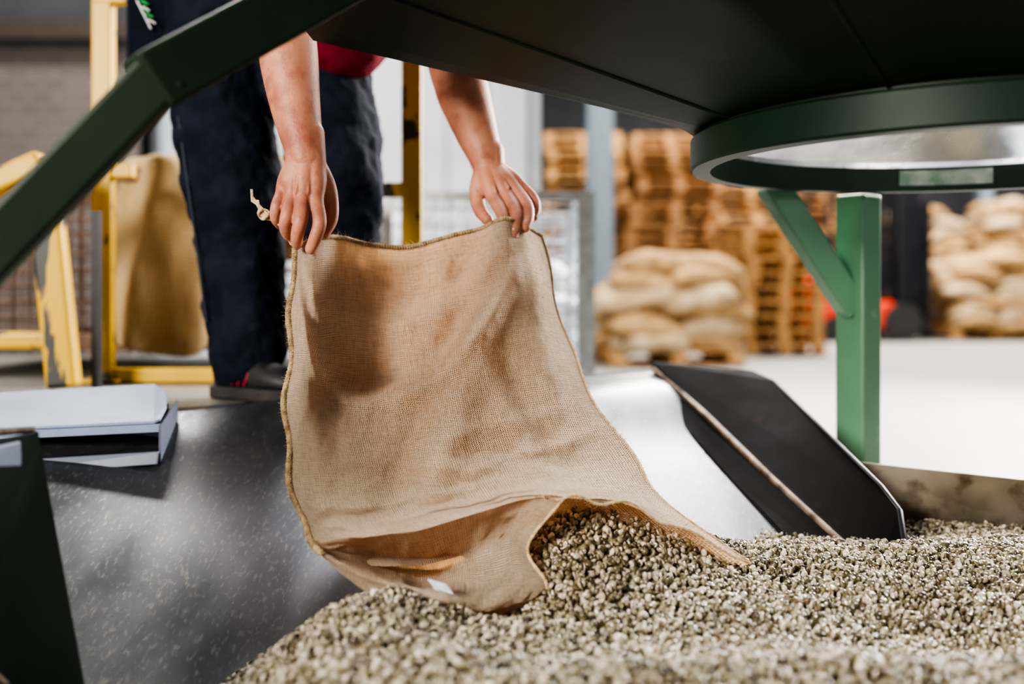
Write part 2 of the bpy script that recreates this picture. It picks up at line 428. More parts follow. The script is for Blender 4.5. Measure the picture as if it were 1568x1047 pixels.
for yy in (12.65, 12.85, 13.15, 13.35): mb.box((5.36, yy, .95), (.08, .06, 1.7))
for yy in (12.75, 13.25): mb.box((5.38, yy, .35), (.06, .12, .6)).box((5.5, yy, .06), (.35, .12, .04))
FK(mb, 'mast_and_forks', M_DARK)
mb = MB()
for xx, r in ((4.12, .17), (4.98, .25)):
    for yy in (12.45, 13.4): mb.cyl((xx, yy, r), (xx, yy + .18, r), r, 20)
FK(mb, 'wheels', M_TYRE)

# ------------------------------------------------------------------ wire cages
def cage(name, x0, x1, y0, y1, z0, z1, m, pitch=.05, post=.05, wr=.0025):
    mb = MB()
    for x in (x0, x1):
        for y in (y0, y1): mb.box((x, y, (z0 + z1) / 2), (post, post, z1 - z0)); mb.box((x, y, z0 - .03), (post * 1.6, post * 1.6, .06))
    for z in (z0 + .03, z1 - .02):
        for y in (y0, y1): mb.box(((x0 + x1) / 2, y, z), (x1 - x0, .035, .04))
        for x in (x0, x1): mb.box((x, (y0 + y1) / 2, z), (.035, y1 - y0, .04))
    mb.box(((x0 + x1) / 2, (y0 + y1) / 2, z0 + .02), (x1 - x0, y1 - y0, .02))
    n = int((x1 - x0) / pitch)
    for i in range(1, n):
        x = x0 + (x1 - x0) * i / n
        for y in (y0, y1): mb.cyl((x, y, z0), (x, y, z1), wr, 4)
    n = int((y1 - y0) / pitch)
    for i in range(1, n):
        y = y0 + (y1 - y0) * i / n
        for x in (x0, x1): mb.cyl((x, y, z0), (x, y, z1), wr, 4)
    n = int((z1 - z0) / pitch)
    for i in range(1, n):
        z = z0 + (z1 - z0) * i / n
        for y in (y0, y1): mb.cyl((x0, y, z), (x1, y, z), wr, 4)
        for x in (x0, x1): mb.cyl((x, y0, z), (x, y1, z), wr, 4)
    return mb.build(name, m)
cg = cage('wire_mesh_container', -.52, .30, 4.0, 5.15, .06, 1.09, M_GALV, pitch=.065, wr=.0055, post=.07)
mb = MB()
for k in range(5):
    mb.pillow((-.1 + .04 * (k % 2), 4.6, .18 + k * .15), (.7, .95, .17), .05 * k, seed=k)
mb.build('sack_load', M_WHITEB, cg, smooth=True)
cage('rusty_mesh_container', -1.72, -.60, 2.98, 3.7, .50, 1.06, M_RUST, wr=.004, post=.035)

# ------------------------------------------------------------------ platform
def prism(mb, poly, z0, z1, mi=0):
    b = len(mb.v); n = len(poly)
    for x, y in poly: mb.v.append(Vector((x, y, z0)))
    for x, y in poly: mb.v.append(Vector((x, y, z1)))
    mb.f.append(tuple(b + i for i in reversed(range(n)))); mb.mi.append(mi)
    mb.f.append(tuple(b + n + i for i in range(n))); mb.mi.append(mi)
    for i in range(n):
        j = (i + 1) % n; mb.f.append((b + i, b + j, b + n + j, b + n + i)); mb.mi.append(mi)
mb = MB()
prism(mb, [(-2.2, 1.33), (-.5, 2.18), (.02, 2.44), (.02, 3.75), (-2.2, 3.75)], .424, .436)
mb.build('tread_plate_platform', M_PLATE)
mb = MB()
mb.beam((-1.0, 1.97, .39), (.0, 2.47, .39), .04, .06)
for x, y in ((-2.1, 1.6), (-.05, 2.52), (-.05, 3.7), (-2.1, 3.7), (-1.1, 3.7)): mb.box((x, y, .212), (.06, .06, .424))
for y in (2.6, 3.7): mb.box((-1.1, y, .39), (2.1, .05, .068))
mb.build('platform_frame', M_DARK)

# ------------------------------------------------------------------ yellow frames
fr = MB()
zt = 1.485; zb = .437
for x in (-1.125, -.275): fr.box((x, 2.70, (zt + zb) / 2), (.056, .04, zt - zb), mi=0)
fr.box((-.70, 2.70, zt + .02), (.906, .04, .055)).box((-.70, 2.70, zb + .021), (.8, .04, .04)).box((-.33, 2.70, .968), (.07, .035, .04)).box((-1.07, 2.70, 1.02), (.06, .035, .04))
fr.box((-1.125, 2.70, .443), (.12, .1, .012)).box((-.275, 2.70, .443), (.12, .1, .012))
bev = fr.build('yellow_guard_frame', M_YEL); bevel(bev, .006)
fr = MB()
fr.beam((-1.75, 2.46, .76), (-1.19, 2.5, 1.02), .075, .06).beam((-1.20, 2.5, 1.03), (-1.142, 2.5, .445), .08, .05, mi=1)
fr.beam((-1.75, 2.5, .565), (-1.17, 2.5, .565), .05, .045, mi=0).beam((-1.75, 2.46, .80), (-1.75, 2.5, .442), .07, .05)
bevel(fr.build('yellow_barrier', [M_YEL, M_YELC]), .012, 3)
fr = MB().beam((-1.085, 2.56, .437), (-1.085, 2.56, .90), .02, .02); fr.build('barrier_strut', M_DARK)

def drape():
    ctrl = []
    xs = [-1.16, -1.10, -1.02, -.94, -.86, -.78, -.70]
    for j, (y, z) in enumerate([(3.22, .78), (3.10, .98), (3.02, 1.085), (2.955, 1.075), (2.93, .98), (2.915, .85), (2.90, .72), (2.89, .60), (2.885, .52)]):
        ctrl.append([(x + (-.04 if i == 0 else 0) * j * .2, y + .06 * math.sin(i * 2.1 + j * .35) * (.4 + j * .09) + (.02 * math.sin(i * 4 + j)), z + .03 * math.sin(i * 1.3 + j * .2) * (1 if j > 5 else .3)) for i, x in enumerate(xs)])
    G = grid_eval(ctrl, 60, 80)
    for j in range(81):
        for i in range(61): G[j, i, 1] += .035 * noise.noise(Vector((i * .12, j * .10, 5)))
    V = G.reshape(-1, 3); n = 61
    F = [(j * n + i, j * n + i + 1, (j + 1) * n + i + 1, (j + 1) * n + i) for j in range(80) for i in range(60)]
    me = bpy.data.meshes.new('draped_sack'); me.from_pydata(V.tolist(), [], F)
    uv = me.uv_layers.new(name='UVMap')
    for l in me.loops:
        k = l.vertex_index; uv.data[l.index].uv = ((k % n) / 60 * .5, (k // n) / 80 * .8)
    o = link('draped_sack', me, M_BURLAP2, None, True)
    s = o.modifiers.new('th', 'SOLIDIFY'); s.thickness = .004
drape()

# ------------------------------------------------------------------ chute
TL, TR, BR, BL = map(np.array, ((-1.05, 1.9, .434), (.40, 2.6, .478), (.75, 1.35, .07), (-.80, 1.15, .004)))
def chute_pt(s, t):
    p = (TL * (1 - s) + TR * s) * (1 - t) + (BL * (1 - s) + BR * s) * t
    p = p.copy(); p[2] += .03 * math.exp(-((t - .12) / .1) ** 2) * s
    p[2] += .004 * math.sin(s * 9 + t * 3) * math.sin(t * 3.1)
    return p
def chute_z(x, y):
    s, t = .5, .5
    for _ in range(12):
        a = TL + (TR - TL) * s; b = BL + (BR - BL) * s
        t = (y - a[1]) / (b[1] - a[1]); t = max(-.2, min(1.3, t))
        l = TL + (BL - TL) * t; r = TR + (BR - TR) * t
        s = (x - l[0]) / (r[0] - l[0]); s = max(-.1, min(1.1, s))
    return chute_pt(s, t)[2], s, t
ch = empty('steel_chute')
n = 48
V = [tuple(chute_pt(i / n, j / n)) for j in range(n + 1) for i in range(n + 1)]
F = [(j * (n + 1) + i, (j + 1) * (n + 1) + i, (j + 1) * (n + 1) + i + 1, j * (n + 1) + i + 1) for j in range(n) for i in range(n)]
o = mesh('chute_sheet', V, F, M_CHUTE, ch, True); s = o.modifiers.new('t', 'SOLIDIFY'); s.thickness = .004; s.offset = -1

def plate(name, pts, th, m, parent, bev=.003):
    pts = [Vector(p) for p in pts]; nrm = Vector((0, 0, 0))
    for i in range(len(pts)):
        a, b = pts[i], pts[(i + 1) % len(pts)]; nrm += a.cross(b)
    nrm.normalize(); n = len(pts)
    V = pts + [p - nrm * th for p in pts]
    F = [tuple(range(n)), tuple(reversed(range(n, 2 * n)))] + [(i, i + n, (i + 1) % n + n, (i + 1) % n) for i in range(n)]
    o = mesh(name, V, F, m, parent)
    return bevel(o, bev) if bev else o
cheek = [(.365, 2.55, .497), (.585, 2.38, .489), (.615, 2.30, .474), (.700, 1.86, .318), (.712, 1.80, .285), (.690, 1.72, .235), (.64, 1.68, .20), (.604, 1.76, .225)]
plate('right_cheek', cheek, .012, M_BLACKP, ch)
rim = [Vector(p) + Vector((0, 0, .003)) for p in cheek[:7]]
curve('right_cheek_rim', rim, .0065, M_DARK, ch)
curve('right_cheek_foot', [(.368, 2.54, .490), (.45, 2.25, .402), (.53, 1.99, .310), (.604, 1.76, .232), (.66, 1.6, .18)], .008, M_EDGE, ch, res=2)
plate('right_cheek_flange', [(.362, 2.545, .487), (.604, 1.758, .228), (.66, 1.60, .175), (.585, 1.56, .150), (.52, 1.80, .215), (.40, 2.25, .372)], .006, M_BLACKP, ch, 0)
# left cheek (near)
plate('left_cheek', [(-.648, 1.32, .505), (-.640, 1.31, .48), (-.575, 1.30, .16), (-.56, 1.28, .02), (-.58, .75, .0), (-.70, .75, .515)], .012, M_BLACKG, ch)
curve('left_cheek_rim', [(-.69, .80, .522), (-.665, 1.20, .520), (-.648, 1.32, .508), (-.640, 1.315, .48), (-.575, 1.305, .16), (-.56, 1.285, .02)], .0060, M_EDGE, ch)
curve('left_cheek_stiffener', [(-.63, 1.0, .36), (-.60, 1.12, .26), (-.575, 1.25, .13)], .007, M_EDGE, ch)
plate('left_cheek_cap', [(-.645, 1.27, .50), (-.637, 1.26, .42), (-.65, 1.0, .41), (-.675, 1.0, .505)], .01, M_PALE, ch)
plate('side_sheet', [(.66, 2.03, .345), (1.05, 1.90, .322), (1.7, 1.70, .30), (1.7, 1.70, 0.0), (.66, 2.03, 0.0)], .004, M_RUSTSTEEL, ch, 0)
plate('side_sheet_outer', [(1.7, 1.70, .30), (1.7, .70, .28), (1.7, .70, 0), (1.7, 1.70, 0)], .004, M_RUSTSTEEL, ch, 0)
plate('front_sheet', [(1.7, .70, .20), (-.6, .70, .16), (-.6, .70, 0), (1.7, .70, 0)], .004, M_RUSTSTEEL, ch, 0)

bx = empty('pale_metal_cover')
plate('lid', [(-1.15, 2.00, .475), (-.745, 2.05, .494), (-.705, 2.00, .482), (-.680, 1.93, .460), (-.676, 1.885, .442), (-.685, 1.878, .437), (-1.15, 1.82, .423)], .006, M_PALE, bx, .004)
plate('lid_lip', [(-.676, 1.88, .438), (-1.15, 1.82, .423), (-1.15, 1.82, .408), (-.676, 1.88, .423)], .003, M_PALE, bx, 0)
plate('side_flange', [(-.674, 1.88, .436), (-.674, 1.88, .365), (-.689, 2.02, .43), (-.689, 2.02, .468)], .004, M_PALED, bx, 0)
plate('slot_back', [(-1.15, 1.93, .455), (-.69, 1.97, .465), (-.69, 1.95, .37), (-1.15, 1.91, .35)], .003, M_CHUTE, bx, 0)
plate('slot_floor', [(-1.15, 1.95, .385), (-.69, 1.99, .400), (-.682, 1.87, .383), (-1.15, 1.81, .362)], .003, M_CHUTE, bx, 0)
plate('bottom_lip', [(-.674, 1.868, .388), (-1.0, 1.825, .374), (-1.0, 1.82, .346), (-.674, 1.86, .364)], .004, M_PALED, bx)

# ------------------------------------------------------------------ coffee pile
def pile_h(x, y):
    g = lambda cx, cy, sx, sy: math.exp(-((x - cx) / sx) ** 2 - ((y - cy) / sy) ** 2)
    h = .222 + .110 * g(.12, 1.57, .17, .15) + .035 * g(.75, 1.62, .42, .16) + .05 * g(.45, 1.10, .6, .10)
    h += .054 * g(-.20, 1.32, .16, .14) - .05 * g(-.02, 1.42, .06, .05) + .012 * g(.35, 1.38, .1, .08) - .03 * g(.75, 1.32, .22, .08)
    h += .02 * g(.3, 1.65, .2, .1) + .012 * g(-.1, 1.12, .2, .08) - .09 * g(-.11, 1.56, .09, .08)
    d = -.24 - x - .12 * (1.35 - y)
    if d > -.06: h -= .55 * (d + .06) ** 2 / (d + .12)
    h += .012 * noise.noise(Vector((x * 7, y * 7, 0))) + .006 * noise.noise(Vector((x * 22, y * 22, 3)))
    return h
NX, NY = 150, 80; X0, X1, Y0, Y1 = -.74, 1.68, .72, 1.98
idx = {}; V = []; F = []
def keep(x, y):
    ys = 2.03 - (x - .66) * .317
    if x > .66 and y > ys - .01: return False
    if x <= .66 and y > 2.0: return False
    z, s, t = chute_z(x, y)
    if s < 1.02 and pile_h(x, y) < z - .012: return False
    if s >= 1.02 and x < .66 and y > 1.85: return False
    return True
def vid(i, j):
    if (i, j) not in idx:
        x = X0 + (X1 - X0) * i / NX; y = Y0 + (Y1 - Y0) * j / NY
        idx[i, j] = len(V); V.append((x, y, pile_h(x, y)))
    return idx[i, j]
for j in range(NY):
    for i in range(NX):
        x = X0 + (X1 - X0) * (i + .5) / NX; y = Y0 + (Y1 - Y0) * (j + .5) / NY
        if keep(x, y): F.append((vid(i, j), vid(i + 1, j), vid(i + 1, j + 1), vid(i, j + 1)))
def bean_mats():
    m = bpy.data.materials.new('green_coffee_bean'); m.use_nodes = True
    nt = m.node_tree; b = nt.nodes['Principled BSDF']; L = nt.links
    oi = nd(nt, 'ShaderNodeObjectInfo'); r = nd(nt, 'ShaderNodeValToRGB'); e = r.color_ramp.elements
    e[0].position = 0; e[0].color = (.035, .022, .010, 1); e[1].position = 1; e[1].color = (.66, .57, .46, 1)
    for p, c_ in ((.15, (.085, .064, .030)), (.35, (.165, .135, .070)), (.6, (.265, .225, .145)), (.82, (.42, .355, .26))):
        q = e.new(p); q.color = (*c_, 1)
    L.new(oi.outputs['Random'], r.inputs[0])
    tc = nd(nt, 'ShaderNodeTexCoord'); nz = nd(nt, 'ShaderNodeTexNoise'); nz.inputs['Scale'].default_value = 260
    L.new(tc.outputs['Object'], nz.inputs['Vector'])
    mr = nd(nt, 'ShaderNodeMapRange'); mr.inputs[1].default_value = .3; mr.inputs[2].default_value = .7; mr.inputs[3].default_value = .7; mr.inputs[4].default_value = 1.15
    L.new(nz.outputs['Fac'], mr.inputs[0])
    vm = nd(nt, 'ShaderNodeVectorMath', operation='SCALE'); L.new(r.outputs[0], vm.inputs[0]); L.new(mr.outputs[0], vm.inputs['Scale'])
    L.new(vm.outputs[0], b.inputs['Base Color'])
    b.inputs['Roughness'].default_value = .33; b.inputs['Specular IOR Level'].default_value = .7
    return m
M_BEAN = bean_mats()
M_PILE = mat('bean_bed', (.05, .036, .020), (.025, .018, .010), scale=120, rough=.9, bump=.5, bscale=150)  # bed colour darkened to paint the shade in gaps between beans
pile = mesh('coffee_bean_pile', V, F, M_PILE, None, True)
bm = bmesh.new(); bmesh.ops.create_uvsphere(bm, u_segments=14, v_segments=10, radius=1)
for v in bm.verts:
    x, y, z = v.co
    z2 = z if z > 0 else z * .35
    if z < -.1: z2 += .30 * math.exp(-(y / .22) ** 2)
    v.co = (x * .0062, y * .0048 * (1 - .08 * x), z2 * .0042)
me = bpy.data.meshes.new('coffee_bean'); bm.to_mesh(me); bm.free()
bean = link('single_bean', me, M_BEAN, pile, True)
bean.location = (.3, 1.3, pile_h(.3, 1.3) + .004)
ng = bpy.data.node_groups.new('bean_scatter', 'GeometryNodeTree')
ng.interface.new_socket('Geometry', in_out='INPUT', socket_type='NodeSocketGeometry')
ng.interface.new_socket('Geometry', in_out='OUTPUT', socket_type='NodeSocketGeometry')
gi = ng.nodes.new('NodeGroupInput'); go = ng.nodes.new('NodeGroupOutput')
ds = ng.nodes.new('GeometryNodeDistributePointsOnFaces'); ds.inputs['Density'].default_value = 31000
ip = ng.nodes.new('GeometryNodeInstanceOnPoints'); ob = ng.nodes.new('GeometryNodeObjectInfo'); ob.inputs['Object'].default_value = bean
rv = ng.nodes.new('FunctionNodeRandomValue'); rv.data_type = 'FLOAT_VECTOR'; rv.inputs[0].default_value = (0, 0, 0); rv.inputs[1].default_value = (6.28, 6.28, 6.28)
rs = ng.nodes.new('FunctionNodeRandomValue'); rs.data_type = 'FLOAT'; rs.inputs[2].default_value = .75; rs.inputs[3].default_value = 1.18; rs.inputs['Seed'].default_value = 5
jn = ng.nodes.new('GeometryNodeJoinGeometry')
ro = ng.nodes.new('FunctionNodeRandomValue'); ro.data_type = 'FLOAT_VECTOR'; ro.inputs[0].default_value = (0, 0, -.003); ro.inputs[1].default_value = (0, 0, .008); ro.inputs['Seed'].default_value = 9
sp_ = ng.nodes.new('GeometryNodeSetPosition')
lk = ng.links.new
lk(gi.outputs[0], ds.inputs['Mesh']); lk(ds.outputs['Points'], sp_.inputs['Geometry']); lk(ro.outputs[0], sp_.inputs['Offset'])
lk(sp_.outputs[0], ip.inputs['Points']); lk(ob.outputs['Geometry'], ip.inputs['Instance'])
lk(rv.outputs[0], ip.inputs['Rotation']); lk(rs.outputs[1], ip.inputs['Scale'])
lk(gi.outputs[0], jn.inputs[0]); lk(ip.outputs[0], jn.inputs[0]); lk(jn.outputs[0], go.inputs[0])
pile.modifiers.new('beans', 'NODES').node_group = ng

# ------------------------------------------------------------------ burlap sack
R0 = [(-.381, 1.72, .769), (-.344, 1.705, .784), (-.310, 1.77, .791), (-.257, 1.81, .779), (-.194, 1.83, .776), (-.128, 1.84, .793), (-.060, 1.83, .816), (.001, 1.835, .822), (.058, 1.90, .801)]
R1 = [(-.382, 1.70, .689), (-.343, 1.675, .700), (-.310, 1.775, .706), (-.260, 1.83, .694), (-.189, 1.84, .688), (-.113, 1.81, .706), (-.046, 1.78, .724), (.019, 1.79, .730), (.080, 1.88, .713)]
R2 = [(-.380, 1.68, .610), (-.339, 1.645, .617), (-.306, 1.74, .613), (-.251, 1.81, .598), (-.177, 1.79, .605), (-.097, 1.74, .625), (-.028, 1.74, .636), (.037, 1.77, .641), (.096, 1.85, .626)]
R3 = [(-.378, 1.65, .535), (-.338, 1.62, .536), (-.299, 1.70, .519), (-.237, 1.745, .514), (-.157, 1.69, .530), (-.084, 1.69, .541), (-.010, 1.71, .552), (.058, 1.72, .557), (.126, 1.79, .545)]
R4 = [(-.374, 1.62, .468), (-.330, 1.59, .465), (-.283, 1.64, .454), (-.215, 1.66, .451), (-.141, 1.64, .465), (-.065, 1.63, .470), (.012, 1.65, .475), (.085, 1.67, .477), (.163, 1.73, .475)]
R5 = [(-.357, 1.58, .405), (-.311, 1.56, .404), (-.257, 1.58, .397), (-.191, 1.60, .393), (-.120, 1.58, .403), (-.041, 1.58, .410), (.038, 1.59, .414), (.114, 1.61, .416), (.207, 1.67, .411)]
R6 = [(-.338, 1.54, .351), (-.286, 1.51, .353), (-.227, 1.52, .350), (-.162, 1.53, .352), (-.090, 1.52, .365), (-.014, 1.50, .382), (.066, 1.50, .388), (.148, 1.52, .381), (.252, 1.60, .353)]
R7 = [(-.300, 1.48, .317), (-.250, 1.45, .329), (-.186, 1.43, .338), (-.130, 1.44, .345), (-.053, 1.45, .366), (.016, 1.455, .384), (.076, 1.46, .387), (.196, 1.50, .360), (.373, 1.55, .264)]
R8 = [(-.294, 1.465, .311), (-.244, 1.49, .290), (-.180, 1.56, .255), (-.118, 1.60, .240), (-.055, 1.52, .290), (-.006, 1.50, .318), (.024, 1.465, .313)]
R9 = [(-.282, 1.44, .310), (-.226, 1.415, .293), (-.160, 1.39, .276), (-.105, 1.38, .270), (-.046, 1.40, .258), (.010, 1.42, .262), (.049, 1.43, .272)]
R10 = [(-.279, 1.45, .300), (-.223, 1.43, .262), (-.164, 1.42, .234), (-.097, 1.41, .224), (-.036, 1.42, .218), (.015, 1.43, .235), (.051, 1.44, .250)]
sk = empty('burlap_sack')
NU, NV = 180, 240
A = grid_eval([R0, R1, R2, R3, R4, R5, R6, R7], NU, NV)
def gauss(a): return math.exp(-a * a)
def big_folds(A):
    nv, nu, _ = A.shape
    for j in range(nv):
        for i in range(nu):
            s = i / (nu - 1); t = j / (nv - 1)
            e = min(1, 7 * s, 7 * (1 - s)); d = 0
            if .03 < s < .93:
                q = (s - .03) / .90
                tc = .04 + .42 * math.sin(math.pi * q ** .72) ** .8
                am = math.sin(math.pi * q ** .8) ** .6 * 1.2
                d += am * (-.022 * gauss((t - tc) / .04) + .026 * gauss((t - tc + .085) / .05))
                tc2 = .02 + .22 * math.sin(math.pi * q ** .8)
                d += am * (-.010 * gauss((t - tc2) / .035) + .008 * gauss((t - tc2 + .05) / .035))
            sc = .86 - .50 * t
            d += (-.026 * gauss((s - sc) / .06) + .024 * gauss((s - sc + .12) / .06)) * min(1, 4 * (.95 - t)) * .9
            sc = .93 - .08 * t
            d += -.014 * gauss((s - sc) / .03) * (1 - t)
            sc = .62 + .20 * t
            d += -.014 * gauss((s - sc) / .04) * gauss((t - .55) / .25) + .012 * gauss((s - sc - .07) / .04) * gauss((t - .55) / .25)
            for k, (t0, sl, w, a_) in enumerate(((.80, .10, .030, .016), (.88, .14, .026, .014), (.70, -.16, .035, .013), (.62, .20, .03, .008), (.93, .05, .018, .009), (.75, .30, .022, .008))):
                d -= a_ * gauss((t - t0 + sl * (s - .5)) / w) * gauss((s - (.30 + .11 * k)) / .28)
            A[j, i, 1] += d * e; A[j, i, 2] += -d * .25 * e
    return A
def wrinkle(A, amp=1.0, seed=0):
    nv, nu, _ = A.shape
    for j in range(nv):
        for i in range(nu):
            s = i / (nu - 1); t = j / (nv - 1)
            e = min(1, 8 * min(s, 1 - s)) * min(1, .3 + 6 * min(t, 1 - t))
            p = Vector((s * 5 + t * 1.6, t * 4 - s, seed))
            q = Vector((s * 13, t * 9 + s * 5, seed + 4))
            dlt = .014 * noise.noise(p) + .008 * noise.noise(q) + .003 * noise.noise(q * 2.7)
            A[j, i, 1] += dlt * e * amp; A[j, i, 2] += dlt * .4 * e * amp
    return A
A = wrinkle(big_folds(A), 1.0)
for j in range(NV + 1):
    t = j / NV
    A[j, :8, 0] += (.005 * math.sin(t * 23) * np.linspace(1, 0, 8)) * min(1, t * 6)
    A[j, -10:, 0] += (.005 * math.sin(t * 19 + 1) * np.linspace(0, 1, 10)) * min(1, t * 6)
for i in range(NU + 1):
    s = i / NU
    if s > .7:
        dz = .006 * math.sin(s * 75) * min(1, (1 - s) * 8 + .2)
        for k in range(14): A[NV - k, i, 2] += dz * (1 - k / 14)
B = A.copy()
for j in range(NV + 1):
    for i in range(NU + 1):
        s = i / NU; t = j / NV; e = math.sin(math.pi * min(max(s, 0), 1)) ** .6 if 0 < s < 1 else 0
        B[j, i, 1] += e * (.018 + .045 * math.sin(math.pi * s) + .05 * t); B[j, i, 2] -= e * (.085 * t * t)
C = grid_eval([[tuple(A[-1, int(round(NU * k / 8))]) for k in range(7)], R8, R9, R10], 90, 80)
C = wrinkle(C, .7, 9)
def cloth(name, A, su, sv, m, parent, v0=0):
    nv, nu, _ = A.shape
    F = [(j * nu + i, j * nu + i + 1, (j + 1) * nu + i + 1, (j + 1) * nu + i) for j in range(nv - 1) for i in range(nu - 1)]
    me = bpy.data.meshes.new(name); me.from_pydata(A.reshape(-1, 3).tolist(), [], F)
    uv = me.uv_layers.new(name='UVMap'); k = np.array([l.vertex_index for l in me.loops])
    co = np.stack([(k % nu) / (nu - 1) * su, v0 + (k // nu) / (nv - 1) * sv], 1)
    uv.data.foreach_set('uv', co.ravel().astype(np.float32))
    return link(name, me, m, parent, True)
cloth('sack_front', A, .56, .62, M_BURLAP, sk)
cloth('sack_back', B, .56, .62, M_BURLAP, sk)
cloth('sack_mouth_fold', C, .40, .25, M_BURLAP, sk, .62)
def line(arr): return [tuple(p) for p in arr]
curve('top_hem_front', line(A[0]), .0038, M_HEM, sk)
curve('top_hem_back', line(B[0]), .0038, M_HEM, sk)
left = line(A[:, 0]) + line(C[::2, 0])[1:30]
curve('side_seam', left, .0054, M_HEM, sk)
curve('side_seam_right', line(A[:, -1]), .0020, M_TWINE, sk)
curve('mouth_hem', line(A[-1, 135:]), .0022, M_TWINE, sk)
st = []
L_ = [Vector(p) for p in left]
for k in range(0, len(L_) * 4):
    i = min(k // 4, len(L_) - 2); f = (k % 4) / 4; p = L_[i].lerp(L_[i + 1], f); a = k * 1.15 + .5 * noise.noise(Vector((k * .3, 0, 0)))
    rr = .0062 + .0010 * noise.noise(Vector((k * .21, 4, 0)))
    st.append(p + Vector((math.cos(a) * rr + .001, math.sin(a) * rr, 0)))
curve('seam_stitches', st, .0010, M_HEM, sk, res=1)
st = []
L_ = [Vector(p) for p in A[0]]
for k in range(0, len(L_) * 3):
    i = min(k // 3, len(L_) - 2); f = (k % 3) / 3; p = L_[i].lerp(L_[i + 1], f); a = k * 1.3
    st.append(p + Vector((0, math.cos(a) * .0046, math.sin(a) * .0046 - .001)))
curve('hem_stitches', st, .0008, M_TWINE, sk, res=1)
lip = line(C[:, -1]); curve('mouth_lip', lip, .0026, M_TWINE, sk)
for q, off in enumerate((0, .006, -.004)):
    curve('twine_end_%d' % q, [(-.405, 1.70, .815), (-.425, 1.695, .822 + off), (-.437, 1.695, .835 + off), (-.445 - off, 1.70, .850), (-.452, 1.70, .858 + off * 2)], .0022, M_TWINE, sk)
curve('twine_knot', [(-.430 + .008 * math.cos(a), 1.695 + .006 * math.sin(a * 2), .826 + .008 * math.sin(a)) for a in np.linspace(0, 6.28, 14)], .0028, M_TWINE, sk)
curve('twine_tail', [(-.41, 1.70, .815), (-.396, 1.70, .80), (-.385, 1.71, .775)], .0025, M_TWINE, sk)
plate('paper_tag', [(-.118, 1.372, .292), (-.092, 1.368, .286), (-.082, 1.370, .272), (-.108, 1.374, .277)], .001, M_TAG, sk, 0)
random.seed(3)
mb = MB()
def fibres(path, n, ln):
    for _ in range(n):
        p = Vector(random.choice(path)); d = Vector((random.uniform(-1, 1), random.uniform(-1, .4), random.uniform(-.3, 1))).normalized() * random.uniform(.3, 1) * ln
        q = p + d; mb.cyl(p, q, .00030, 3, 0, .0001)
fibres(line(A[0]), 420, .018); fibres(left, 700, .013); fibres(line(A[-1, 120:]), 220, .015); fibres(line(A[:, -1]), 300, .012); fibres(lip, 100, .012)
surf = [tuple(p) for row in A[::3] for p in row[::3]]
fibres(surf, 900, .006)
mb.build('loose_fibres', M_TWINE, sk)

# ------------------------------------------------------------------ worker
wk = empty('worker')
blob('trousers', [
    [(-.76, 2.45, 1.40, .14), (-.64, 2.45, 1.40, .16), (-.52, 2.42, 1.38, .15)],
    [(-.74, 2.44, 1.36, .145), (-.725, 2.42, 1.24, .135), (-.705, 2.40, 1.10, .122), (-.672, 2.36, .95, .114), (-.655, 2.36, .80, .102), (-.642, 2.35, .66, .094), (-.632, 2.34, .565, .090), (-.630, 2.34, .53, .082)],
    [(-.52, 2.42, 1.36, .14), (-.47, 2.37, 1.20, .125), (-.425, 2.30, 1.06, .115), (-.405, 2.27, .95, .108), (-.41, 2.33, .80, .100), (-.405, 2.38, .64, .092), (-.40, 2.39, .53, .086)],
], .008, M_TROUSER, wk, 5, (.035, .07))
curve('trouser_seam', [(-.80, 2.33, 1.15), (-.757, 2.275, .97), (-.735, 2.28, .80), (-.71, 2.275, .62)], .0025, M_THREAD, wk)
MB().box((-.865, 2.34, 1.33), (.10, .04, .24), .5).build('hip_pocket', M_TROUSER, wk)
lg = MB()
for k, (dx, dz) in enumerate(((0, .03), (.004, .015), (.012, .0), (.018, -.015))):
    lg.beam((-.875 + dx, 2.306, 1.345 + dz), (-.860 + dx, 2.312, 1.337 + dz), .008, .003, mi=k % 2)
lg.beam((-.883, 2.304, 1.375), (-.853, 2.314, 1.31), .006, .003, mi=1)
lg.build('pocket_logo', [M_LOGOG, M_LOGOW], wk)
blob('shirt', [
    [(-.56, 2.40, 1.44, .15), (-.47, 2.32, 1.42, .16), (-.38, 2.22, 1.54, .155), (-.33, 2.14, 1.62, .14)],
    [(-.45, 2.30, 1.40, .14), (-.425, 2.27, 1.325, .125), (-.385, 2.26, 1.29, .11)],
    [(-.52, 2.10, 1.50, .075), (-.34, 2.14, 1.60, .12), (-.14, 2.16, 1.50, .075)],
    [(-.52, 2.10, 1.50, .075), (-.475, 1.97, 1.38, .068)],
    [(-.14, 2.16, 1.50, .075), (-.135, 2.11, 1.36, .068)],
], .008, M_SHIRT, wk, 6, (.02, .08))
CR = [(-.50, 2.04, 1.45, .055), (-.455, 1.90, 1.30, .050), (-.422, 1.82, 1.215, .050), (-.408, 1.785, 1.13, .053), (-.393, 1.76, 1.05, .047), (-.375, 1.735, .975, .038), (-.362, 1.722, .925, .030)]
CL = [(-.135, 2.15, 1.46, .055), (-.132, 2.09, 1.32, .052), (-.127, 2.03, 1.20, .054), (-.102, 1.99, 1.105, .054), (-.072, 1.95, 1.012, .043), (-.055, 1.93, .965, .035), (-.047, 1.92, .93, .028)]
